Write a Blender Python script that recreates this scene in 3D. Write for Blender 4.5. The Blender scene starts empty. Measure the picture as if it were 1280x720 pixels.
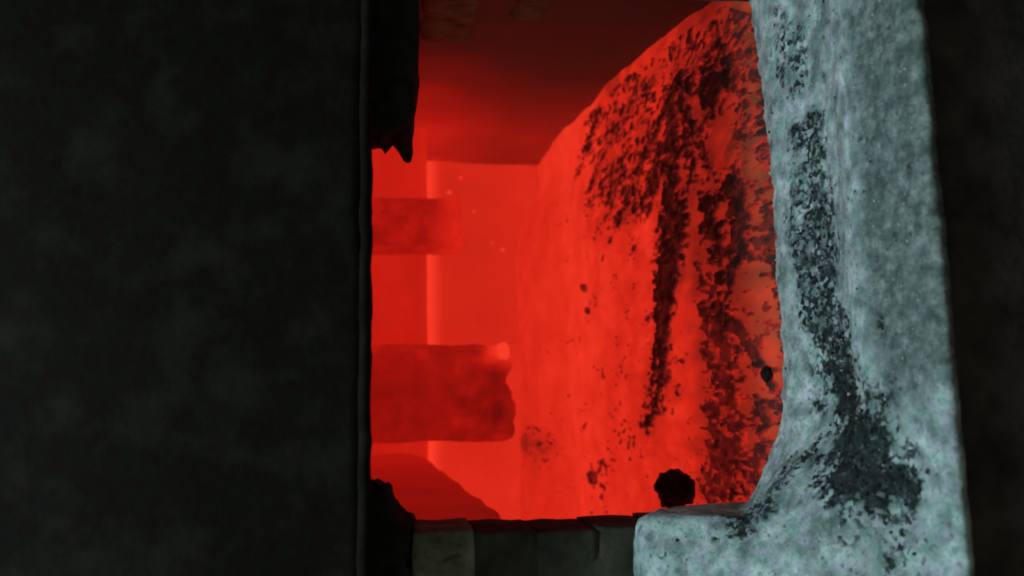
import bpy, bmesh, math, random
import numpy as np
from mathutils import Matrix, Vector

scene = bpy.context.scene
random.seed(7)

# ------------------------------------------------------------------ camera (a phone held on its side: rolled by a quarter turn)
YAW, PITCH = math.radians(8.0), math.radians(-7.2)
fw = Vector((math.sin(YAW)*math.cos(PITCH), math.cos(YAW)*math.cos(PITCH), math.sin(PITCH)))
rt = Vector((math.cos(YAW), -math.sin(YAW), 0.0))
up = rt.cross(fw)
cam_d = bpy.data.cameras.new('camera')
cam_d.lens, cam_d.sensor_width, cam_d.clip_start, cam_d.clip_end = 31.16, 36.0, 0.02, 60.0
cam_d.dof.use_dof = True
cam_d.dof.focus_distance = 1.50
cam_d.dof.aperture_fstop = 3.2
cam = bpy.data.objects.new('camera', cam_d)
scene.collection.objects.link(cam)
cx, cy, cz = -up, rt, -fw
cam.matrix_world = Matrix(((cx.x, cy.x, cz.x, 0.0), (cx.y, cy.y, cz.y, 0.0), (cx.z, cy.z, cz.z, 1.5), (0, 0, 0, 1)))
scene.camera = cam

# ------------------------------------------------------------------ world, lamp, exposure
world = bpy.data.worlds.new('World')
scene.world = world
world.use_nodes = True
world.node_tree.nodes['Background'].inputs[0].default_value = (0.88, 1.0, 0.84, 1)
world.node_tree.nodes['Background'].inputs[1].default_value = 0.06
lamp_d = bpy.data.lights.new('shop_lamp', 'AREA')
lamp_d.shape = 'RECTANGLE'
lamp_d.size, lamp_d.size_y = 0.9, 0.35
lamp_d.energy = 42.0
lamp_d.color = (0.63, 1.0, 1.04)
lamp = bpy.data.objects.new('shop_lamp', lamp_d)
lamp.location = (-0.15, 0.46, 3.2)
lamp.rotation_euler = (Vector((0.15, 1.1, 0.9)) - Vector(lamp.location)).to_track_quat('-Z', 'Y').to_euler()
scene.collection.objects.link(lamp)
hall_d = bpy.data.lights.new('hall_light', 'AREA')          # the dim hall behind the photographer
hall_d.shape, hall_d.size, hall_d.energy, hall_d.color = 'SQUARE', 1.4, 10.0, (0.85, 1.0, 0.80)
hall = bpy.data.objects.new('hall_light', hall_d)
hall.location = (-0.7, -1.8, 1.75)
hall.rotation_euler = (Vector((0.5, 1.7, 1.2)) - Vector(hall.location)).to_track_quat('-Z', 'Y').to_euler()
scene.collection.objects.link(hall)
vs = scene.view_settings
vs.view_transform, vs.look, vs.exposure, vs.gamma = 'Standard', 'None', 0.0, 1.0
vs.use_curve_mapping = False
scene.render.engine = 'CYCLES'
scene.cycles.use_denoising = True
scene.cycles.filter_width = 2.0


# ------------------------------------------------------------------ numeric noise
def _hash(ix, iy, iz, seed):
    h = (ix.astype(np.int64)*374761393 + iy.astype(np.int64)*668265263 + iz.astype(np.int64)*2147483647 + seed*1274126177) & 0xffffffff
    h = ((h ^ (h >> 13))*1274126177) & 0xffffffff
    h = ((h ^ (h >> 15))*2246822519) & 0xffffffff
    return ((h ^ (h >> 16)) & 0xffff)/65535.0

def vnoise(x, y, z, seed=0):
    x, y, z = np.broadcast_arrays(np.asarray(x, float), np.asarray(y, float), np.asarray(z, float))
    ix, iy, iz = np.floor(x), np.floor(y), np.floor(z)
    fx, fy, fz = x-ix, y-iy, z-iz
    fx, fy, fz = [t*t*(3-2*t) for t in (fx, fy, fz)]
    r = 0
    for a in (0, 1):
        for b in (0, 1):
            for c in (0, 1):
                w = (fx if a else 1-fx)*(fy if b else 1-fy)*(fz if c else 1-fz)
                r = r + w*_hash(ix+a, iy+b, iz+c, seed)
    return r

def fbm(x, y, z=0.0, octv=4, seed=0):
    s, a, t = 0, 1.0, 0
    for k in range(octv):
        s = s + a*vnoise(np.asarray(x)*2**k+k*17.3, np.asarray(y)*2**k+k*5.1, np.asarray(z)*2**k+k*9.7, seed+k)
        t += a
        a *= 0.5
    return s/t*2-1            # about -1..1

def sstep(a, b, x):
    t = np.clip((x-a)/(b-a), 0, 1)
    return t*t*(3-2*t)


# ------------------------------------------------------------------ helpers
def mesh_from(name, verts, faces, attrs=None, smooth=True):
    me = bpy.data.meshes.new(name)
    v = np.asarray(verts, np.float32).reshape(-1, 3)
    if isinstance(faces, np.ndarray):
        n, k = faces.shape
        me.vertices.add(len(v)); me.vertices.foreach_set('co', v.ravel())
        me.loops.add(n*k); me.loops.foreach_set('vertex_index', faces.astype(np.int32).ravel())
        me.polygons.add(n)
        me.polygons.foreach_set('loop_start', np.arange(n, dtype=np.int32)*k)
        me.polygons.foreach_set('loop_total', np.full(n, k, np.int32))
        me.update(calc_edges=True)
    else:
        me.from_pydata(v.tolist(), [], faces)
        me.update()
    if smooth:
        me.polygons.foreach_set('use_smooth', np.ones(len(me.polygons), bool))
    for k, a in (attrs or {}).items():
        at = me.attributes.new(k, 'FLOAT', 'POINT')
        at.data.foreach_set('value', np.asarray(a, np.float32).ravel())
    me.validate()
    return me

def obj(name, me, mat=None, parent=None):
    o = bpy.data.objects.new(name, me)
    scene.collection.objects.link(o)
    if me is not None and mat is not None and not me.materials:
        me.materials.append(mat)
    if parent is not None:
        o.parent = parent
    return o

def tag(o, label, cat, group=None, kind=None):
    o['label'] = label
    o['category'] = cat
    if group: o['group'] = group
    o['kind'] = kind or 'thing'
    return o

def thing(name, label, cat, group=None):
    return tag(obj(name, None), label, cat, group)

def grid_faces(nu, nv):
    i = np.arange(nu*nv).reshape(nu, nv)
    return np.stack([i[:-1, :-1], i[1:, :-1], i[1:, 1:], i[:-1, 1:]], -1).reshape(-1, 4)

def rough_box(lo, hi, step, amp, scale, seed, bevel=0.0, heat=None, warp=None):
    """a box whose faces are grids pushed in and out by noise; returns a mesh"""
    lo, hi = np.array(lo, float), np.array(hi, float)
    bm = bmesh.new()
    bmesh.ops.create_cube(bm, size=1.0)
    for v in bm.verts:
        v.co = [lo[k] if v.co[k] < 0 else hi[k] for k in range(3)]
    for ax in range(3):
        n = max(1, int(round((hi[ax]-lo[ax])/step)))
        for k in range(1, n):
            p = [0, 0, 0]; p[ax] = lo[ax]+(hi[ax]-lo[ax])*k/n
            nn = [0, 0, 0]; nn[ax] = 1
            bmesh.ops.bisect_plane(bm, geom=bm.verts[:]+bm.edges[:]+bm.faces[:], plane_co=p, plane_no=nn)
    bm.verts.ensure_lookup_table()
    co = np.array([v.co[:] for v in bm.verts])
    # round the edges
    if bevel > 0:
        c = np.clip(co, lo+bevel, hi-bevel)
        d = co-c
        n = np.linalg.norm(d, axis=1, keepdims=True)
        co = c+np.where(n > 1e-9, d/np.maximum(n, 1e-9), 0)*np.minimum(n, bevel)
    for k in range(3):
        co[:, k] += amp*fbm(co[:, 0]*scale, co[:, 1]*scale, co[:, 2]*scale+31*k, 4, seed+11*k)
    if warp is not None:
        co = warp(co)
    me = bpy.data.meshes.new('rough_box')
    bm.to_mesh(me); bm.free()
    me.vertices.foreach_set('co', co.astype(np.float32).ravel())
    me.polygons.foreach_set('use_smooth', np.ones(len(me.polygons), bool))
    if heat is not None:
        at = me.attributes.new('glow_level', 'FLOAT', 'POINT')
        at.data.foreach_set('value', np.asarray(heat(co), np.float32))
    me.update()
    return me

def lump(size, seed, sub=3, amp=0.35, scale=1.7):
    bm = bmesh.new()
    bmesh.ops.create_icosphere(bm, subdivisions=sub, radius=1.0)
    co = np.array([v.co[:] for v in bm.verts])
    r = 1+amp*fbm(co[:, 0]*scale+seed*3.1, co[:, 1]*scale, co[:, 2]*scale, 4, seed)+0.22*fbm(co[:, 0]*5, co[:, 1]*5, co[:, 2]*5, 3, seed+5)
    co = co*r[:, None]*np.array(size)
    for v, c in zip(bm.verts, co): v.co = c
    me = bpy.data.meshes.new('lump')
    bm.to_mesh(me); bm.free()
    me.polygons.foreach_set('use_smooth', np.ones(len(me.polygons), bool))
    return me


# ------------------------------------------------------------------ materials
def nodes_of(name):
    m = bpy.data.materials.new(name)
    m.use_nodes = True
    nt = m.node_tree
    return m, nt, nt.nodes, nt.links, nt.nodes['Principled BSDF']

def noise_node(nt, scale, detail=4, rough=0.6):
    tc = nt.nodes.new('ShaderNodeTexCoord')
    n = nt.nodes.new('ShaderNodeTexNoise')
    n.inputs['Scale'].default_value = scale
    n.inputs['Detail'].default_value = detail
    n.inputs['Roughness'].default_value = rough
    nt.links.new(tc.outputs['Object'], n.inputs['Vector'])
    return n

def math_node(nt, op, a, b):
    m = nt.nodes.new('ShaderNodeMath'); m.operation = op
    for k, v in enumerate((a, b)):
        if isinstance(v, (int, float)): m.inputs[k].default_value = v
        else: nt.links.new(v, m.inputs[k])
    return m.outputs[0]

REFRACTORY = ((0.2, (0.014, 0.0012, 0.0010)), (0.4, (0.11, 0.0022, 0.0015)), (0.6, (0.34, 0.0050, 0.003)), (0.8, (0.67, 0.0145, 0.0068)), (1.0, (0.92, 0.042, 0.018)))
EMBER = ((0.2, (0.016, 0.0020, 0.0018)), (0.4, (0.11, 0.0055, 0.0042)), (0.6, (0.32, 0.0115, 0.0062)), (0.8, (0.62, 0.0180, 0.0080)), (1.0, (0.92, 0.042, 0.019)))

def hot_material(name, base=(0.05, 0.035, 0.03), wob=0.10, scale=14.0, bump=0.25, bscale=60.0, colours=REFRACTORY):
    """red-hot refractory or ember: 'glow_level' (0 cold .. 1 bright red heat) sets how strongly the surface itself glows"""
    m, nt, N, L, p = nodes_of(name)
    at = N.new('ShaderNodeAttribute'); at.attribute_name = 'glow_level'
    n1 = noise_node(nt, scale, 5, 0.6)
    d = math_node(nt, 'MULTIPLY', math_node(nt, 'SUBTRACT', n1.outputs['Fac'], 0.5), wob*2)
    n2 = noise_node(nt, scale*11, 3, 0.7)
    d2 = math_node(nt, 'MULTIPLY', math_node(nt, 'SUBTRACT', n2.outputs['Fac'], 0.5), wob*1.0)
    h = math_node(nt, 'ADD', math_node(nt, 'ADD', at.outputs['Fac'], d), d2)
    r = N.new('ShaderNodeValToRGB')
    L.new(h, r.inputs['Fac'])
    e = r.color_ramp.elements
    e[0].position, e[0].color = 0.0, (0.0, 0.0, 0.0, 1)
    e[1].position, e[1].color = 1.0, (*colours[-1][1], 1)
    for pos, c in colours[:-1]:
        q = e.new(pos); q.color = (*c, 1)
    L.new(r.outputs['Color'], p.inputs['Emission Color'])
    p.inputs['Emission Strength'].default_value = 1.0
    p.inputs['Base Color'].default_value = (*base, 1)
    p.inputs['Roughness'].default_value = 0.95
    p.inputs['Specular IOR Level'].default_value = 0.1
    b = N.new('ShaderNodeBump'); b.inputs['Strength'].default_value = bump; b.inputs['Distance'].default_value = 0.01
    n3 = noise_node(nt, bscale, 5, 0.65)
    L.new(n3.outputs['Fac'], b.inputs['Height']); L.new(b.outputs['Normal'], p.inputs['Normal'])
    return m

def cold_material(name, c0, c1, scale=20.0, rough=0.85, bump=0.4, bscale=80.0, metal=0.0, spec=0.3, c2=None, scale2=3.0):
    m, nt, N, L, p = nodes_of(name)
    n = noise_node(nt, scale, 6, 0.65)
    r = N.new('ShaderNodeValToRGB')
    r.color_ramp.elements[0].position, r.color_ramp.elements[0].color = 0.32, (*c0, 1)
    r.color_ramp.elements[1].position, r.color_ramp.elements[1].color = 0.68, (*c1, 1)
    L.new(n.outputs['Fac'], r.inputs['Fac'])
    col = r.outputs['Color']
    if c2:
        n2 = noise_node(nt, scale2, 4, 0.6)
        r2 = N.new('ShaderNodeValToRGB')
        r2.color_ramp.elements[0].position, r2.color_ramp.elements[1].position = 0.48, 0.68
        L.new(n2.outputs['Fac'], r2.inputs['Fac'])
        mx = N.new('ShaderNodeMix'); mx.data_type = 'RGBA'
        L.new(r2.outputs['Color'], mx.inputs[0]); L.new(col, mx.inputs[6]); mx.inputs[7].default_value = (*c2, 1)
        col = mx.outputs[2]
    L.new(col, p.inputs['Base Color'])
    p.inputs['Roughness'].default_value = rough
    p.inputs['Metallic'].default_value = metal
    p.inputs['Specular IOR Level'].default_value = spec
    b = N.new('ShaderNodeBump'); b.inputs['Strength'].default_value = bump; b.inputs['Distance'].default_value = 0.006
    n3 = noise_node(nt, bscale, 6, 0.7)
    L.new(n3.outputs['Fac'], b.inputs['Height']); L.new(b.outputs['Normal'], p.inputs['Normal'])
    return m

def ash_material(name):
    """pale furnace ash; attribute 'dust' marks black coal powder and the painted shade of the dimple, 'tone' where the ash is darker and greyer"""
    m, nt, N, L, p = nodes_of(name)
    def ramp(src, stops):
        r = N.new('ShaderNodeValToRGB')
        e = r.color_ramp.elements
        e[0].position, e[0].color = stops[0][0], (*stops[0][1], 1)
        e[1].position, e[1].color = stops[-1][0], (*stops[-1][1], 1)
        for s in stops[1:-1]:
            q = e.new(s[0]); q.color = (*s[1], 1)
        L.new(src, r.inputs['Fac'])
        return r.outputs['Color']
    def mix(f, a, b, mode='MIX'):
        x = N.new('ShaderNodeMix'); x.data_type = 'RGBA'; x.blend_type = mode
        if isinstance(f, float): x.inputs[0].default_value = f
        else: L.new(f, x.inputs[0])
        for k, v in ((6, a), (7, b)):
            if isinstance(v, tuple): x.inputs[k].default_value = (*v, 1)
            else: L.new(v, x.inputs[k])
        return x.outputs[2]
    def flakes(scale, warp):
        vo = N.new('ShaderNodeTexVoronoi'); vo.inputs['Scale'].default_value = scale
        tc = N.new('ShaderNodeTexCoord'); wn = noise_node(nt, 90, 3, 0.6)
        L.new(mix(warp, tc.outputs['Object'], wn.outputs['Color']), vo.inputs['Vector'])
        se = N.new('ShaderNodeSeparateColor'); L.new(vo.outputs['Color'], se.inputs[0])
        return se
    fk = flakes(135, 0.012)
    fk2 = flakes(85, 0.014)
    pale = ramp(noise_node(nt, 30, 6, 0.66).outputs['Fac'], [(0.36, (0.17, 0.185, 0.18)), (0.5, (0.36, 0.365, 0.365)), (0.64, (0.56, 0.55, 0.545))])
    tint = ramp(noise_node(nt, 45, 4, 0.65).outputs['Fac'], [(0.38, (0.70, 0.92, 0.88)), (0.5, (0.96, 1.0, 1.0)), (0.62, (1.03, 0.94, 1.12))])
    c = mix(1.0, pale, tint, 'MULTIPLY')
    c = mix(0.75, c, ramp(fk.outputs[0], [(0.0, (0.62, 0.70, 0.66)), (0.45, (0.96, 0.98, 0.98)), (1.0, (1.22, 1.18, 1.20))]), 'MULTIPLY')
    at2 = N.new('ShaderNodeAttribute'); at2.attribute_name = 'tone'
    thin = ramp(noise_node(nt, 55, 5, 0.7).outputs['Fac'], [(0.38, (0.055, 0.063, 0.060)), (0.52, (0.135, 0.143, 0.138)), (0.66, (0.25, 0.25, 0.245))])  # the darker, greyer ash colour
    thin = mix(0.8, thin, ramp(fk2.outputs[1], [(0.0, (0.58, 0.72, 0.66)), (0.5, (0.98, 1.0, 1.0)), (1.0, (1.36, 1.28, 1.30))]), 'MULTIPLY')
    c = mix(at2.outputs['Fac'], c, thin)
    at = N.new('ShaderNodeAttribute'); at.attribute_name = 'dust_shade'
    sp = noise_node(nt, 120, 5, 0.75)
    f = math_node(nt, 'ADD', math_node(nt, 'ADD', at.outputs['Fac'], math_node(nt, 'MULTIPLY', math_node(nt, 'SUBTRACT', fk.outputs[1], 0.5), 0.55)), math_node(nt, 'MULTIPLY', math_node(nt, 'SUBTRACT', sp.outputs['Fac'], 0.5), 1.2))
    f = ramp(f, [(0.38, (0, 0, 0)), (0.72, (1, 1, 1))])
    dark = ramp(noise_node(nt, 75, 5, 0.7).outputs['Fac'], [(0.42, (0.012, 0.014, 0.015)), (0.58, (0.032, 0.036, 0.038)), (0.74, (0.13, 0.135, 0.14))])
    c = mix(f, c, dark)
    # small dark specks everywhere
    sk = ramp(noise_node(nt, 120, 3, 0.6).outputs['Fac'], [(0.58, (0, 0, 0)), (0.72, (0.7, 0.7, 0.7))])
    c = mix(sk, c, (0.07, 0.075, 0.075))
    L.new(c, p.inputs['Base Color'])
    p.inputs['Roughness'].default_value = 0.97
    p.inputs['Specular IOR Level'].default_value = 0.08
    b = N.new('ShaderNodeBump'); b.inputs['Strength'].default_value = 0.4; b.inputs['Distance'].default_value = 0.005
    n3 = noise_node(nt, 95, 5, 0.65)
    vo = N.new('ShaderNodeTexVoronoi'); vo.inputs['Scale'].default_value = 130
    tc = N.new('ShaderNodeTexCoord'); wn = noise_node(nt, 60, 3, 0.6)
    L.new(mix(0.04, tc.outputs['Object'], wn.outputs['Color']), vo.inputs['Vector'])
    hh = math_node(nt, 'ADD', n3.outputs['Fac'], math_node(nt, 'MULTIPLY', vo.outputs['Distance'], 0.5))
    L.new(hh, b.inputs['Height']); L.new(b.outputs['Normal'], p.inputs['Normal'])
    return m

M_BED = hot_material('glowing_embers', (0.11, 0.075, 0.032), wob=0.10, scale=9, bump=0.5, colours=EMBER)
M_WALL = hot_material('hot_refractory', wob=0.05, scale=6, bump=0.35, bscale=35)
M_BACK = hot_material('hot_back_refractory', (0.08, 0.055, 0.035), wob=0.06, scale=5, bump=0.35, bscale=35, colours=EMBER)
M_BLOCK = hot_material('hot_hanging_refractory', wob=0.15, scale=16, bump=0.6)
M_SIDE = hot_material('side_refractory', (0.11, 0.15, 0.13), wob=0.05, scale=9, bump=0.7, bscale=45)
M_CRUST = hot_material('slag_crust', (0.050, 0.032, 0.026), wob=0.18, scale=30, bump=0.7, bscale=150, colours=EMBER)
M_CLINK = cold_material('clinker', (0.008, 0.006, 0.006), (0.03, 0.022, 0.02), 40, 0.95, 0.6, 120, spec=0.15)
M_ASH = ash_material('furnace_ash')
M_SCALE = cold_material('scaled_steel', (0.007, 0.0065, 0.006), (0.016, 0.014, 0.012), 30, 0.9, 0.4, 90, spec=0.05)
M_STEEL = cold_material('sooty_steel', (0.0078, 0.0028, 0.0027), (0.0056, 0.0058, 0.0040), 55, 0.85, 0.25, 70, spec=0.04, c2=(0.0125, 0.0095, 0.0072), scale2=13)
M_PLATE = cold_material('rusty_plate', (0.024, 0.017, 0.016), (0.062, 0.044, 0.042), 18, 0.95, 0.6, 90, spec=0.05)
M_RUST = cold_material('heat_scaled_steel', (0.007, 0.0055, 0.005), (0.018, 0.012, 0.011), 14, 0.9, 0.4, 90, spec=0.1)
M_COLD = cold_material('pale_cold_lining', (0.06, 0.14, 0.085), (0.15, 0.33, 0.21), 22, 0.95, 0.5, 70, spec=0.05)
M_SOOT = cold_material('sooty_refractory', (0.02, 0.018, 0.014), (0.075, 0.066, 0.048), 12, 0.95, 0.6, 60, spec=0.1)
M_BRICK = cold_material('green_grey_firebrick', (0.045, 0.045, 0.03), (0.24, 0.22, 0.15), 16, 0.95, 0.5, 70, spec=0.1)
M_FLOOR = cold_material('shop_floor', (0.012, 0.009, 0.008), (0.035, 0.026, 0.022), 5, 0.95, 0.4, 60, spec=0.1)

# ------------------------------------------------------------------ setting
BED = 0.872
g = np.stack(np.meshgrid(np.linspace(-4, 5, 60), np.linspace(-4, 6, 60), indexing='ij'), -1).reshape(-1, 2)
fl = obj('floor', mesh_from('floor', np.c_[g, 0.01*fbm(g[:, 0]*2, g[:, 1]*2)], grid_faces(60, 60)), M_FLOOR)
fl['kind'] = 'structure'

# the furnace is one thing; its walls, roof, door and sill are parts of it
furnace = thing('furnace', 'black furnace with a red-hot refractory chamber behind its ash-covered sill', 'furnace')
def part(name, me, mat, label=None):
    o = obj(name, me, mat, furnace)
    if label: o['label'] = label
    return o
def sheet(name, p00, pu, pv, nu, nv, amp, sc, seed, heat, mat, parent=None, nrm=None):
    p00, pu, pv = map(lambda a: np.array(a, float), (p00, pu, pv))
    n = np.cross(pu, pv); n /= np.linalg.norm(n)
    U, V = np.meshgrid(np.linspace(0, 1, nu), np.linspace(0, 1, nv), indexing='ij')
    P = p00+U[..., None]*pu+V[..., None]*pv
    P = P+n*(amp*fbm(P[..., 0]*sc, P[..., 1]*sc, P[..., 2]*sc, 5, seed))[..., None]
    P = P.reshape(-1, 3)
    at = {'glow_level': heat(P)} if heat else None
    return mesh_from(name, P, grid_faces(nu, nv), at)

def heat_back(P):
    h = 0.815+0.06*fbm(P[:, 0]*2.0, P[:, 1], P[:, 2]*0.6, 3, 3)
    h += 0.22*sstep(1.31, 1.39, P[:, 2])-0.03*sstep(0.95, 1.2, P[:, 2])*sstep(1.42, 1.25, P[:, 2])
    return h

def heat_side(P):
    # the lining is cooler the nearer it is to the open mouth
    h = 0.02+0.47*sstep(1.60, 3.35, P[:, 1])+0.17*sstep(1.05, 1.45, P[:, 2])*sstep(1.75, 2.4, P[:, 1])
    h += 0.05*fbm(P[:, 0]*3, P[:, 1]*5, P[:, 2]*5, 4, 9)
    return np.clip(h, 0, 1)

bw = part('back_wall', sheet('lining', (-1.0, 3.80, 0.8), (2.2, 0, 0), (0, 0, 1.15), 90, 50, 0.012, 5, 21, heat_back, M_BACK), M_BACK, 'bright red-hot back wall deep inside the furnace')
for k, (x, z, s) in enumerate(((0.955, 1.287, 0.010), (1.02, 1.235, 0.007), (0.87, 1.18, 0.006), (0.70, 1.055, 0.008), (0.73, 1.10, 0.005))):
    me = lump((s, s*0.5, s*1.3), 60+k, 2, 0.3)
    at = me.attributes.new('glow_level', 'FLOAT', 'POINT'); at.data.foreach_set('value', np.full(len(me.vertices), 0.96, np.float32))
    c = obj('spalled_chip', me, M_WALL, bw); c.location = (x, 3.785, z)

pts = [(0.70, 1.40), (0.80, 1.55), (0.845, 1.75), (0.955, 2.45), (1.05, 3.2), (1.095, 3.82)]
us = np.linspace(0, 1, 150)
seg = np.r_[0, np.cumsum([math.dist(a, b) for a, b in zip(pts, pts[1:])])]; seg /= seg[-1]
wx, wy = np.interp(us, seg, [p[0] for p in pts]), np.interp(us, seg, [p[1] for p in pts])
zz = np.linspace(0.80, 1.95, 70)
X, Z = np.meshgrid(wx, zz, indexing='ij'); Y = np.meshgrid(wy, zz, indexing='ij')[0]
X = X+0.012*fbm(Y*6, Z*6, 0, 5, 12)
P = np.stack([X, Y, Z], -1).reshape(-1, 3)
sw = part('side_wall', mesh_from('lining', P, grid_faces(150, 70)[:, ::-1], {'glow_level': heat_side(P)}), M_SIDE, 'dull red side wall, darkening towards the mouth, beside the slag-streaked embers')
# colder pale lining bricks near the mouth
for k, (y0, y1, z0, z1, dx) in enumerate(((1.62, 2.02, 1.335, 1.455, 0.0), (1.60, 1.83, 1.19, 1.265, 0.004))):
    def wp(co, dx=dx):
        co = co.copy(); co[:, 0] += np.interp(co[:, 1], wy, wx)-0.016+dx
        return co
    obj('brick', rough_box((0.0, y0, z0), (0.09, y1, z1), 0.012, 0.007, 22, 70+k, 0.02, warp=wp), M_COLD, sw)

def heat_left(P):
    return 0.50+0.12*sstep(1.4, 3.0, P[:, 1])+0.04*fbm(P[:, 0]*5, P[:, 1]*4, P[:, 2]*5, 3, 41)
def warp_haunch(co):
    co = co.copy()
    t = np.clip((co[:, 1]-1.40)/1.7, 0, 1)
    low = sstep(1.72, 1.34, co[:, 2])
    co[:, 2] += low*(0.06*t+0.012*fbm(co[:, 1]*7, co[:, 0]*3, 0, 3, 8)-0.02*(1-t))
    co[:, 0] += 0.03*t*sstep(1.34, 1.5, co[:, 2])
    return co
part('haunch', rough_box((-0.85, 1.52, 1.335), (-0.163, 3.10, 1.80), 0.035, 0.006, 9, 33, 0.03, heat_left, warp_haunch), M_WALL, 'dark red haunch overhanging the embers behind the brick jamb')
part('side_wall', sheet('lining', (-0.95, 1.50, 0.8), (0, 2.35, 0), (0, 0, 1.1), 70, 40, 0.012, 5, 44, lambda P: 0.8+0*P[:, 0], M_WALL), M_WALL)

part('roof', sheet('lining', (-1.0, 1.5, 1.82), (2.2, 0, 0), (0, 2.35, 0), 40, 40, 0.02, 4, 50, lambda P: 0.35+0.35*sstep(1.6, 3.5, P[:, 1]), M_WALL), M_WALL)

part('roof_beam', rough_box((-0.9, 3.18, 1.402), (1.13, 3.42, 1.86), 0.03, 0.004, 8, 52, 0.012,
    lambda P: 0.725+0.05*fbm(P[:, 0]*2.5, P[:, 1], P[:, 2]*5, 3, 53)+0.06*sstep(1.41, 1.40, P[:, 2])), M_WALL, 'red-hot beam spanning the top of the chamber')

def hang(lo, hi, heat, seed, label, amp, rough_end, bev):
    lo, hi = np.array(lo), np.array(hi)
    def wp(co):
        co = co.copy()
        t = sstep(lo[2]+0.16, lo[2], co[:, 2])
        co[:, 2] += t*rough_end*fbm(co[:, 0]*20, co[:, 1]*12, 0, 4, seed+3)
        co[:, 0] += t*rough_end*0.5*fbm(co[:, 0]*9, co[:, 2]*25, 0, 3, seed+6)
        return co
    return part('hanging_block', rough_box(lo, hi, 0.012, amp, 16, seed, bev, heat, wp), M_BLOCK, label)
hang((0.563, 2.98, 1.288), (0.733, 3.16, 1.80), lambda P: 0.62+0.14*sstep(1.42, 1.30, P[:, 2])+0.03*fbm(P[:, 0]*8, P[:, 1]*3, P[:, 2]*8, 3, 5), 81,
     'narrow smooth dull-red block hanging nearest the dark side wall', 0.003, 0.006, 0.01)
def heat_big(P):
    h = 0.55+0.22*fbm(P[:, 0]*22, P[:, 1]*6, P[:, 2]*14, 4, 6)*sstep(1.45, 1.25, P[:, 2])+0.06*sstep(0.05, 0.2, P[:, 0])
    h = h+0.22*sstep(1.27, 1.20, P[:, 2]+0.05*fbm(P[:, 0]*18, P[:, 2]*12, 0, 3, 7))*sstep(0.02, 0.16, P[:, 0]+0.12*fbm(P[:, 0]*9, P[:, 2]*9, 0, 2, 77))
    rim = sstep(1.225, 1.195, P[:, 2])*sstep(-0.05, 0.12, fbm(P[:, 0]*10, P[:, 2]*6, 0, 3, 8)+0.15*np.sign(np.abs(P[:, 0]-0.06)-0.10))
    return h+0.42*rim
hb = hang((-0.082, 2.58, 1.185), (0.198, 2.80, 1.80), heat_big, 91,
     'wide crumbling dark-red block with a ragged bright lower end', 0.008, 0.034, 0.016)

# rest of the shell
part('lower_plate', rough_box((-1.2, 0.965, 0.0), (1.8, 0.995, 0.86), 0.06, 0.003, 4, 101, 0.004), M_PLATE)
part('upper_plate', rough_box((-1.2, 1.40, 1.575), (1.8, 1.50, 2.6), 0.08, 0.003, 4, 102, 0.004), M_STEEL)
part('side_plate', rough_box((-1.2, 1.37, 0.0), (-0.47, 1.47, 1.57), 0.08, 0.003, 4, 103, 0.004), M_STEEL)
part('side_plate', rough_box((0.95, 1.37, 0.0), (1.8, 1.47, 1.57), 0.08, 0.003, 4, 104, 0.004), M_STEEL)

# ------------------------------------------------------------------ left jamb of sooty bricks
jb = part('jamb', rough_box((-0.468, 1.3362, 0.80), (-0.180, 1.497, 1.480), 0.03, 0.003, 20, 119, 0.004), M_SOOT, 'sooty firebrick jamb above the rounded end of the ash sill')
bricks = ((1.392, 1.4815, M_BRICK, 0.0), (1.300, 1.3905, M_SOOT, 0.004), (1.208, 1.2985, M_SOOT, 0.006), (1.116, 1.2065, M_SOOT, 0.003),
          (1.024, 1.113, M_SOOT, 0.0), (0.932, 1.021, M_SOOT, 0.002), (0.840, 0.929, M_SOOT, 0.0))
for k, (z0, z1, mt, dx) in enumerate(bricks):
    for j, (x0, x1) in enumerate((((-0.265, -0.172-dx), (-0.47, -0.268)) if k % 2 else ((-0.36, -0.172-dx), (-0.47, -0.363)))):
        obj('brick', rough_box((x0, 1.335+0.0015*((k+j) % 2), z0), (x1, 1.50, z1), 0.010, 0.0030, 34, 120+k*3+j, 0.002), mt if j == 0 else M_SOOT, jb)

# ------------------------------------------------------------------ broken lintel refractory at both upper corners of the mouth
def wl(co):
    co = co.copy()
    e = sstep(0.53, 0.44, co[:, 0])
    co[:, 2] += e*0.012*fbm(co[:, 0]*30, co[:, 1]*20, 0, 3, 4)+0.010*sstep(0.56, 0.44, co[:, 0])*(co[:, 2] < 1.52)
    co[:, 0] += 0.034*fbm(co[:, 2]*55, co[:, 1]*20, 1, 3, 5)*e
    return co
part('lintel_block', rough_box((0.440, 1.36, 1.470), (0.95, 1.50, 1.574), 0.008, 0.006, 30, 141, 0.012, warp=wl), M_CLINK, 'black ragged-ended lintel block under the door by the dull red side wall')
def wl2(co):
    co = co.copy()
    t = np.clip((co[:, 0]+0.17)/0.08, 0, 1)
    co[:, 2] += (co[:, 2] < 1.52)*(0.055*t+0.022*fbm(co[:, 0]*60, co[:, 1]*20, 0, 3, 6))
    co[:, 0] += 0.03*sstep(-0.2, -0.12, co[:, 0])*fbm(co[:, 2]*60, co[:, 1]*20, 3, 3, 16)
    return co
part('lintel_block', rough_box((-0.47, 1.355, 1.482), (-0.118, 1.50, 1.574), 0.008, 0.006, 30, 143, 0.010, warp=wl2), M_CLINK, 'small black crumbling lintel corner on top of the sooty brick jamb')

# ------------------------------------------------------------------ raised door
dr = part('door', rough_box((-0.60, 1.205, 1.5425), (1.15, 1.235, 2.45), 0.025, 0.005, 9, 151, 0.004), M_STEEL, 'raised black steel door above the glowing mouth')
obj('bottom_rail', rough_box((-0.60, 1.2005, 1.5385), (1.15, 1.243, 1.556), 0.008, 0.0035, 30, 152, 0.005), M_STEEL, dr)

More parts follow.
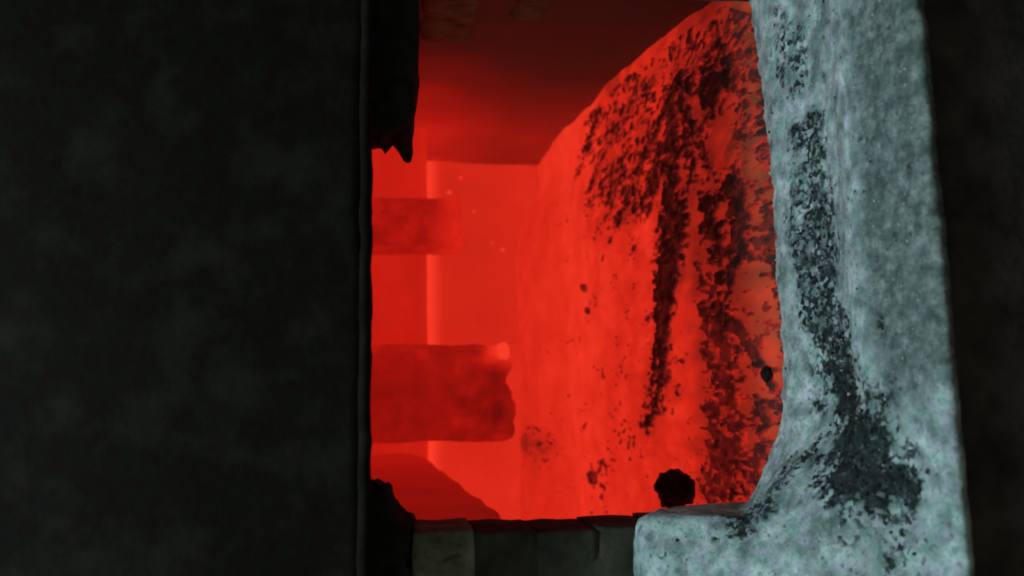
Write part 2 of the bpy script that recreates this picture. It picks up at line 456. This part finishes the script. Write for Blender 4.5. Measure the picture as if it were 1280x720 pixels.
# ------------------------------------------------------------------ ember bed
def bed_z(x, y):
    z = BED+0.016*fbm(x*5, y*2.2, 0, 4, 200)+0.006*fbm(x*22, y*9, 0, 3, 205)
    wallx = np.interp(y, wy, wx)
    z = z+0.018*sstep(0.14, 0.0, wallx-x)*sstep(1.6, 2.3, y)           # piled against the side wall
    z = z+0.12*sstep(3.1, 3.85, y)**1.5*sstep(1.05, 0.70, x)                                # and against the back
    z = z-0.03*sstep(1.52, 1.36, y)
    return z

CR = {
 'central': [(0.709,1.86,.0289),(0.642,1.858,.0306),(0.555,1.876,.0307),(0.473,1.917,.0274),(0.389,1.965,.0261),(0.3,2.002,.0226),(0.212,2.06,.0192),(0.139,2.118,.0157),(0.062,2.156,.0119),(-0.058,2.231,.0082)],
 'near': [(0.479,1.702,.0115),(0.42,1.701,.0228),(0.336,1.694,.0323),(0.254,1.692,.0353),(0.174,1.698,.0272),(0.095,1.718,.0241),(0.016,1.711,.0302),(-0.047,1.685,.0312),(-0.109,1.702,.0251),(-0.165,1.737,.0191)],
 'branch': [(0.422,1.581,.0137),(0.341,1.564,.018),(0.282,1.572,.0195),(0.228,1.621,.0154),(0.176,1.645,.014),(0.147,1.579,.0104),(0.113,1.534,.0087),(0.076,1.51,.0071)],
 'blob': [(0.694,1.639,.029),(0.657,1.63,.0384),(0.635,1.661,.0292)],
 'fan1': [(0.701,1.972,.0153),(0.679,2.091,.0181),(0.63,2.211,.0169),(0.566,2.302,.0196),(0.531,2.395,.0158)],
 'fan2': [(0.809,2.073,.01),(0.815,2.267,.0131),(0.812,2.47,.0142),(0.778,2.689,.0153),(0.728,2.856,.0108)],
 'fan3': [(0.648,1.96,.0094),(0.595,2.013,.0116),(0.545,2.131,.0162),(0.531,2.265,.0129)],
 'fan4': [(0.952,2.48,.0143),(0.928,2.704,.0129),(0.88,2.9,.011),(0.835,3.048,.0086)],
 'rim': [(0.661,1.431,.0085),(0.542,1.43,.0113),(0.426,1.429,.0139),(0.351,1.416,.0164),(0.281,1.412,.0163),(0.226,1.414,.0095),(0.146,1.425,.0081),(0.078,1.421,.0107),(-0.015,1.425,.0107)],
 'upright': [(0.663,1.507,.0089),(0.574,1.519,.0104),(0.48,1.513,.0132),(0.402,1.505,.0146)],
 'tail': [(0.58,1.778,.0086),(0.512,1.727,.01),(0.455,1.673,.0113)],
 'lowL': [(-0.084,1.861,.0103),(-0.128,1.769,.0195),(-0.152,1.661,.0214),(-0.129,1.561,.0173),(-0.071,1.516,.0141)],
 'lowM': [(0.125,2.22,.0103),(0.024,2.25,.0124),(-0.058,2.261,.0103)],
 'smudge': [(-0.104,3.692,.0233),(-0.175,3.606,.0292)],
}
GAIN = dict(central=1.0, near=0.95, branch=0.9, blob=0.95, fan1=0.7, fan2=0.5, fan3=0.65, fan4=0.42, rim=0.62, upright=0.55, tail=0.75, lowL=0.45, lowM=0.5, smudge=0.2)

def streak_field(x, y):
    """for each streak, how deep inside it a point lies: 1 on its middle line, 0 at its edge, below 0 outside"""
    out = {}
    for name, pl in CR.items():
        best = np.full(x.shape, -9.0)
        for (x0, y0, w0), (x1, y1, w1) in zip(pl, pl[1:]):
            k = 1/(1.6*0.5*(y0+y1))
            ax, ay, bx, by = x-x0, (y-y0)*k, x1-x0, (y1-y0)*k
            t = np.clip((ax*bx+ay*by)/(bx*bx+by*by+1e-12), 0, 1)
            d = np.hypot(ax-t*bx, ay-t*by)
            best = np.maximum(best, 1-d/((w0+(w1-w0)*t)*(1.25 if name in ('central', 'near') else 1.0)))
        out[name] = best
    return out

def fleck_density(x, y):
    """loose flecks: dense in the fan and along the mouth, thin further in"""
    d = 0.66*sstep(3.2, 2.4, y)*sstep(0.40, 0.60, x)
    d = np.maximum(d, 0.72*sstep(1.80, 1.5, y)*sstep(0.15, 0.45, x))
    d = np.maximum(d, 0.60*sstep(1.75, 1.45, y))
    d = np.maximum(d, 0.45*sstep(1.95, 1.65, y)*sstep(0.05, -0.1, x))
    d = np.maximum(d, 0.30*sstep(2.5, 1.9, y))
    d = np.maximum(d, 0.19*sstep(3.6, 2.6, y))
    d = np.maximum(d, 0.44*np.exp(-((x-0.02)/0.16)**2-((y-2.22)/0.16)**2))
    return d

# fine grid of the near half of the bed
q = np.linspace(1/3.75, 1/1.36, 560)[::-1]
yy = 1/q
xx = np.arange(-0.42, 1.10, 0.0022)
GX, GY = np.meshgrid(xx, yy, indexing='ij')
SF = streak_field(GX, GY)
jag = fbm(GX*40, GY*17, 0, 5, 300)
fine = fbm(GX*120, GY*48, 0, 3, 320)
long_ = fbm(GX*9, GY*20, 0, 3, 340)
rx, ry = GX-0.73, (GY-1.87)/3.0
rad, ang = np.hypot(rx, ry), np.arctan2(ry, -rx)
vein = fbm(ang*13, rad*6, 0, 4, 351)
crust_all = np.full(GX.shape, -1.0)
which = np.zeros(GX.shape, int)
names = list(CR)
for i, n in enumerate(names):
    g_ = GAIN[n]
    if n in ('central', 'near', 'blob', 'branch'):       # solid crust with a fairly firm outline
        v = 1.6*np.clip(SF[n], -1.5, 0.30)+0.60*jag+1.1*fine+1.05*vein-0.04
    else:                                                  # broken, stippled crust
        v = 1.1*g_*np.clip(SF[n], -1.5, 0.5)+0.50*jag+1.15*fine+0.95*vein-0.34*(1-g_)-0.08
    v = np.where(SF[n] < -1.0, -1, v)
    upd = v > crust_all
    which[upd] = i
    crust_all = np.maximum(crust_all, v)
fd = fleck_density(GX, GY)
spot = 0.62*fbm(GX*95, GY*38, 0, 3, 360)+0.22*fbm(GX*17, GY*10, 0, 3, 380)+0.40*vein
fv = spot-0.47+0.76*fd
wallx_g = np.interp(GY, wy, wx)
inside = GX < wallx_g-0.03

# bed mesh
q2 = np.linspace(1/3.90, 1/1.345, 300)[::-1]
y2 = 1/q2
x2 = np.arange(-0.98, 1.16, 0.006)
BX, BY = np.meshgrid(x2, y2, indexing='ij')
BZ = bed_z(BX, BY)
sfb = streak_field(BX, BY)
near_crust = np.max([np.clip(GAIN[n]*(sfb[n]+0.9), 0, 1) for n in names], 0)
heat = 0.825+0.045*sstep(2.2, 2.9, BY)+0.07*sstep(0.30, 0.05, np.interp(BY, wy, wx)-BX)*sstep(2.2, 2.9, BY)+0.05*fbm(BX*3, BY*1.2, 0, 4, 400)+0.04*fbm(BX*1.2, BY*6, 0, 3, 410)
heat -= 0.12*near_crust+0.16*sstep(2.05, 1.55, BY)+0.09*sstep(2.0, 1.5, BY)*sstep(0.3, 0.7, BX)+0.075*sstep(3.05, 3.78, BY)
heat += 0.12*fbm(BX*45, BY*17, 0, 4, 440)*sstep(3.0, 1.8, BY)
heat -= 0.30*fleck_density(BX, BY)*np.clip(0.55+1.2*fbm(BX*26, BY*11, 0, 4, 420), 0, 1)
sm = np.clip(1-np.hypot(BX+0.135, (BY-3.64)/4.5)/0.06, 0, 1)
heat -= 0.35*sm*np.clip(0.6+fbm(BX*30, BY*8, 0, 3, 430), 0, 1)
bed = obj('ember_bed', mesh_from('ember_bed', np.stack([BX, BY, BZ], -1).reshape(-1, 3), grid_faces(len(x2), len(y2)), {'glow_level': heat}), M_BED)
tag(bed, 'bed of bright orange-red glowing embers filling the furnace floor', 'embers', kind='stuff')

# crust meshes, cut out of the fine grid where the crust lies, each with its own thickness
F = grid_faces(len(xx), len(yy))
loose = []
HOT = dict(central=0.05, near=0.20, blob=0.04, branch=0.06, rim=0.16, upright=0.14, lowL=0.2, lowM=0.12, fan1=0.08, fan2=0.1, fan3=0.06, fan4=0.1, smudge=0.2, tail=0.08)
def crust_object(name, field, sel, height, label, cat, kind=None, group=None, name_key=None):
    hot = HOT.get(name_key, 0.0)
    f = field.ravel()
    ok = ((f[F] > 0).sum(1) >= 2) & sel.ravel()[F].any(1) & inside.ravel()[F].all(1)
    Fs = F[ok]
    if len(Fs) == 0: return None
    comps = split_faces(Fs) if kind is None else [np.concatenate([Fs]+loose)]
    groups = comps[:1]
    loose.extend(comps[1:])
    for gi, Fg in enumerate(groups):
        idx, inv = np.unique(Fg, return_inverse=True)
        x, y, v = GX.ravel()[idx], GY.ravel()[idx], np.maximum(f[idx], crust_all.ravel()[idx])
        th = sstep(-0.02, 0.22, v)
        z = bed_z(x, y)+np.where(v > 0, 0.001, -0.004)+height*th*(0.55+0.45*fbm(x*70, y*40, 0, 3, 500))
        lvl = 0.54-0.38*sstep(-0.02, 0.28, v)+0.22*fbm(x*90, y*38, 0, 3, 510)-0.04*sstep(1.9, 1.5, y)+(0.12 if kind else hot*sstep(0.45, 0.05, x) if name_key == 'near' else hot)
        me = mesh_from(name, np.c_[x, y, z], inv.reshape(-1, 4), {'glow_level': lvl})
        tag(obj(name, me, M_CRUST), label, cat, group, kind)

def split_faces(Fs):
    """connected pieces of a quad list, largest first"""
    idx, inv = np.unique(Fs, return_inverse=True)
    q4 = inv.reshape(-1, 4)
    lab = np.arange(len(idx))
    while True:
        m = lab[q4].min(1)
        new = lab.copy()
        np.minimum.at(new, q4.ravel(), np.repeat(m, 4))
        new = new[new]
        if (new == lab).all(): break
        lab = new
    fl_ = lab[q4[:, 0]]
    u, cnt = np.unique(fl_, return_counts=True)
    return [Fs[fl_ == u[i]] for i in np.argsort(-cnt)]

CRUSTS = (
  ('central', 'long dark slag streak through the middle of the embers, tapering to one end', 0.015),
  ('near', 'broad broken slag streak running across the embers just inside the ash sill', 0.015),
  ('tail', 'short slag trail joining the roundish patch to the broad streak', 0.012),
  ('branch', 'short forked slag streak between the broad streak and the ash sill', 0.012),
  ('blob', 'roundish dark slag patch near the dull red side wall', 0.015),
  ('fan1', 'thick slanting slag trail fanning out behind the long dark streak', 0.013),
  ('fan3', 'thin slanting slag trail close alongside the long dark streak', 0.012),
  ('fan2', 'speckled slag trail running back along the embers below the side wall', 0.011),
  ('fan4', 'faint slag trail hugging the foot of the side wall', 0.010),
  ('rim', 'ragged slag crust lining the inner edge of the ash sill', 0.011),
  ('upright', 'mottled slag band between the ash sill and the roundish patch', 0.010),
  ('lowL', 'sparse hooked slag scraps in the corner by the brick jamb', 0.009),
  ('lowM', 'thin slag scraps beyond the tapered tip of the long streak', 0.009),
  ('smudge', 'dim slag smudge on the embers below the crumbling hanging block', 0.009))
for key, lab, hgt in CRUSTS:
    crust_object('slag_crust', crust_all, which == names.index(key), hgt*0.7, lab, 'slag', group='slag lying on the embers', name_key=key)
fv2 = np.where(crust_all > 0.0, -1, fv)
fo = crust_object('slag_flecks', fv2, np.ones(GX.shape, bool), 0.006, 'small dark slag scraps and flecks strewn over the embers', 'slag flecks', kind='stuff')

# separate clinker lumps
def clinker(x, y, size, seed, label, sink=0.25, dull=None):
    me = lump(size, seed, 4, 0.36 if dull is None else 0.45, 1.5 if dull is None else 2.2)
    if dull is not None:
        at = me.attributes.new('glow_level', 'FLOAT', 'POINT')
        c = np.zeros(len(me.vertices)*3, np.float32); me.vertices.foreach_get('co', c); c = c.reshape(-1, 3)
        at.data.foreach_set('value', (dull+0.25*fbm(c[:, 0]*90, c[:, 1]*90, c[:, 2]*90, 3, seed)).astype(np.float32))
    o = obj('clinker_lump', me, M_CLINK if dull is None else M_CRUST)
    o.location = (x, y, float(bed_z(np.array(x), np.array(y)))+size[2]*(1-sink))
    o.rotation_euler = (0, 0, seed)
    return tag(o, label, 'clinker', 'clinker lumps on the embers')
clinker(-0.172, 1.90, (0.044, 0.040, 0.044), 23, 'large black clinker lump beside the rounded end of the ash sill')
clinker(0.057, 1.475, (0.012, 0.014, 0.010), 5, 'small black clinker pebble on the embers close behind the ash sill')
clinker(-0.215, 2.86, (0.022, 0.022, 0.017), 8, 'flat dark clinker lump on clear embers near the brick jamb', dull=0.40)
clinker(0.327, 2.86, (0.012, 0.012, 0.010), 9, 'tiny dark clinker crumb on clear embers below the two hanging blocks', dull=0.38)
clinker(0.409, 2.91, (0.011, 0.02, 0.012), 12, 'dim reddish clinker crumb deepest on the clear embers', dull=0.46)

# ------------------------------------------------------------------ ash-covered sill
sil = [(-0.60, 1.152), (-0.24, 1.152), (-0.195, 1.152), (-0.176, 1.150), (-0.163, 1.143), (-0.155, 1.131), (-0.151, 1.115), (-0.149, 1.066), (-0.151, 1.02), (-0.152, 0.992),
       (-0.143, 0.974), (-0.125, 0.960), (-0.108, 0.950), (-0.07, 0.930), (-0.038, 0.916), (0.01, 0.905), (0.10, 0.902), (0.4, 0.903), (0.95, 0.905)]
sil = np.array(sil)
ds = np.r_[0, np.cumsum(np.hypot(*np.diff(sil, axis=0).T))]
ns = 560
dens = np.interp(np.linspace(0, 1, 2000), [0, .25, .30, 1], [0.5, 0.6, 1.2, 1.0])
cum = np.cumsum(dens); cum = (cum-cum[0])/(cum[-1]-cum[0])
ss = np.interp(np.linspace(0, 1, ns), cum, np.linspace(0, ds[-1], 2000))
SX, SZ = np.interp(ss, ds, sil[:, 0]), np.interp(ss, ds, sil[:, 1])
prof = np.array([(1.395, -0.10), (1.375, -0.045), (1.352, -0.012), (1.330, 0.002), (1.30, 0.006), (1.262, 0.001), (1.225, -0.010), (1.18, -0.014), (1.135, -0.009), (1.105, 0.001),
                 (1.075, 0.003), (1.045, -0.006), (1.005, -0.011), (0.97, -0.014), (0.951, -0.017), (0.942, -0.023), (0.944, -0.032), (0.958, -0.044), (0.985, -0.052), (1.03, -0.055)])
dp = np.r_[0, np.cumsum(np.hypot(*np.diff(prof, axis=0).T))]
nv = 230
pp = np.linspace(0, dp[-1], nv)
PY, PZ = np.interp(pp, dp, prof[:, 0]), np.interp(pp, dp, prof[:, 1])
# smooth the profile
ker = np.hanning(9); ker /= ker.sum()
PYs, PZs = np.convolve(np.pad(PY, 4, 'edge'), ker, 'valid'), np.convolve(np.pad(PZ, 4, 'edge'), ker, 'valid')
rise = sstep(0.96, 1.27, PYs)
Xs = np.repeat(SX[:, None], nv, 1)
Ys = np.repeat(PYs[None], ns, 0)
extra = np.maximum(SZ-0.903, 0)
soft = 0.25*sstep(0.03, -0.26, SX)**1.2
front = 1-sstep(1.19, 1.30, PYs)
Zs = 0.903+PZs[None]+(extra[:, None]*(1-front[None])+np.minimum(soft, extra+0.08*sstep(0.05, -0.15, SX))[:, None]*front[None])*rise[None]
# wavy edges
wav = 0.006*fbm(Xs*9, 0.3, 0, 4, 600)+0.0085*fbm(Xs*55, Zs*55, 0, 4, 610)
inner = sstep(1.25, 1.34, Ys); outer = sstep(1.0, 0.94, Ys)
Ys = Ys+wav*inner*1.6+0.8*outer*(0.006*fbm(Xs*7, 4.3, 0, 4, 620)+0.009*fbm(Xs*42, 3.7, 0, 4, 630))
Ys = Ys+inner*0.05*sstep(0.35, 0.75, Xs)
Zs = Zs+0.0032*fbm(Xs*14, Ys*14, Zs*14, 4, 640)+0.0009*fbm(Xs*75, Ys*75, Zs*75, 3, 650)

DK = [(0.408,1.219,.0264),(0.35,1.212,.0261),(0.289,1.21,.0306),(0.229,1.211,.0305),(0.183,1.215,.0316),(0.122,1.201,.0345),(0.075,1.177,.0381),(0.029,1.156,.0417),(-0.025,1.125,.0470),(-0.066,1.085,.0450),(-0.088,1.045,.0300)]
SP = [(-0.06,1.20,.018),(-0.087,1.225,.022),(-0.113,1.215,.022),(-0.142,1.20,.018),(-0.160,1.195,.015),(-0.176,1.196,.009)]
FA = [(0.601,1.268,.0254),(0.539,1.247,.0273),(0.485,1.241,.0172)]
LO = [(-0.052,1.013,.0173),(-0.129,1.022,.0136),(-0.199,1.024,.0115)]
def band(pl, x, y, k=0.62):
    best = np.full(x.shape, -9.0)
    for (x0, y0, w0), (x1, y1, w1) in zip(pl, pl[1:]):
        ax, ay, bx, by = x-x0, (y-y0)*k, x1-x0, (y1-y0)*k
        t = np.clip((ax*bx+ay*by)/(bx*bx+by*by+1e-12), 0, 1)
        best = np.maximum(best, 1-np.hypot(ax-t*bx, ay-t*by)/(w0+(w1-w0)*t))
    return best
rag = fbm(Xs*40, Ys*40, Zs*40, 4, 700)
rag2 = fbm(Xs*14, Ys*14, Zs*14, 3, 720)
dust_shade = np.maximum.reduce([(0.72+0.30*sstep(0.12, -0.02, Xs))*sstep(-0.85, 0.70, band(DK, Xs, Ys)+0.9*rag+0.35*rag2),
                          0.66*sstep(-0.5, 0.8, band(SP, Xs, Ys)+1.1*rag),
                          0.55*sstep(-0.4, 0.9, band(FA, Xs, Ys)+1.2*rag),
                          0.50*sstep(-0.5, 0.9, band(LO, Xs, Ys)+0.8*rag)])
dust_shade = np.maximum(dust_shade, 0.36*sstep(-0.1, 0.6, rag+0.6*rag2))
tone = 0.95*sstep(1.085, 1.045, Ys+0.03*rag2+0.012*rag)*sstep(-0.05, 0.10, Xs+0.1*rag2)+0.25*sstep(-0.1, 0.5, rag2)
tone = np.clip(tone, 0, 0.9)
Zs = Zs+0.003*sstep(0.4, 0.8, dust_shade)*np.abs(fbm(Xs*110, Ys*110, 0, 2, 730))
# a little knocked-out dimple in the ash
hole = np.exp(-((Xs-0.102)/0.010)**2-((Ys-1.052)/0.006)**2)
Zs = Zs-0.013*hole
dust_shade = np.maximum(dust_shade, 0.9*hole)  # dark colour painted into the dimple for the shade of its hollow
me = mesh_from('ledge', np.stack([Xs, Ys, Zs], -1).reshape(-1, 3), grid_faces(ns, nv), {'dust_shade': dust_shade, 'tone': tone})
sl = part('sill', me, M_ASH, 'pale grey ash-covered sill with a black cinder band')

# loose grains on the ledge: cinders in the dark band, pale crumbs elsewhere
def grains(n, rmin, rmax, seed, want):
    rng = np.random.default_rng(seed)
    ico = bmesh.new(); bmesh.ops.create_icosphere(ico, subdivisions=1, radius=1.0)
    bv = np.array([v.co[:] for v in ico.verts]); bf = np.array([[v.index for v in f.verts] for f in ico.faces]); ico.free()
    vs_, fs_, k = [], [], 0
    flat = np.stack([Xs, Ys, Zs], -1).reshape(-1, 3); w = (want*np.repeat(np.gradient(SX)[:, None], nv, 1)).ravel()
    w = np.clip(w, 0, None)
    w = w*(flat[:, 1] > 0.962)*(flat[:, 1] < 1.345)*(flat[:, 0] < 0.75)*(flat[:, 0] > -0.28)
    pick = rng.choice(len(flat), n, p=w/w.sum())
    for i in pick:
        r = rmin+(rmax-rmin)*rng.random()**3
        s = r*(0.7+0.6*rng.random(3))
        a = rng.random()*6.28
        v = bv*(0.75+0.5*rng.random((len(bv), 1)))*s
        v = np.c_[v[:, 0]*math.cos(a)-v[:, 1]*math.sin(a), v[:, 0]*math.sin(a)+v[:, 1]*math.cos(a), v[:, 2]]
        vs_.append(v+flat[i]+np.array([0, 0, r*0.35])); fs_.append(bf+k*len(bv)); k += 1
    return mesh_from('grains', np.concatenate(vs_), np.concatenate(fs_), None, False)
c = obj('cinders', grains(800, 0.0008, 0.0032, 5, np.clip(dust_shade-0.38, 0, 1)+0.006), M_CLINK, sl); c['kind'] = 'stuff'
M_CRUMB = cold_material('ash_crumb', (0.24, 0.25, 0.245), (0.46, 0.46, 0.45), 90, 0.95, 0.4, 150, spec=0.1)
c = obj('ash_crumbs', grains(1100, 0.0008, 0.0026, 6, 1.0-0.6*dust_shade), M_CRUMB, sl); c['kind'] = 'stuff'
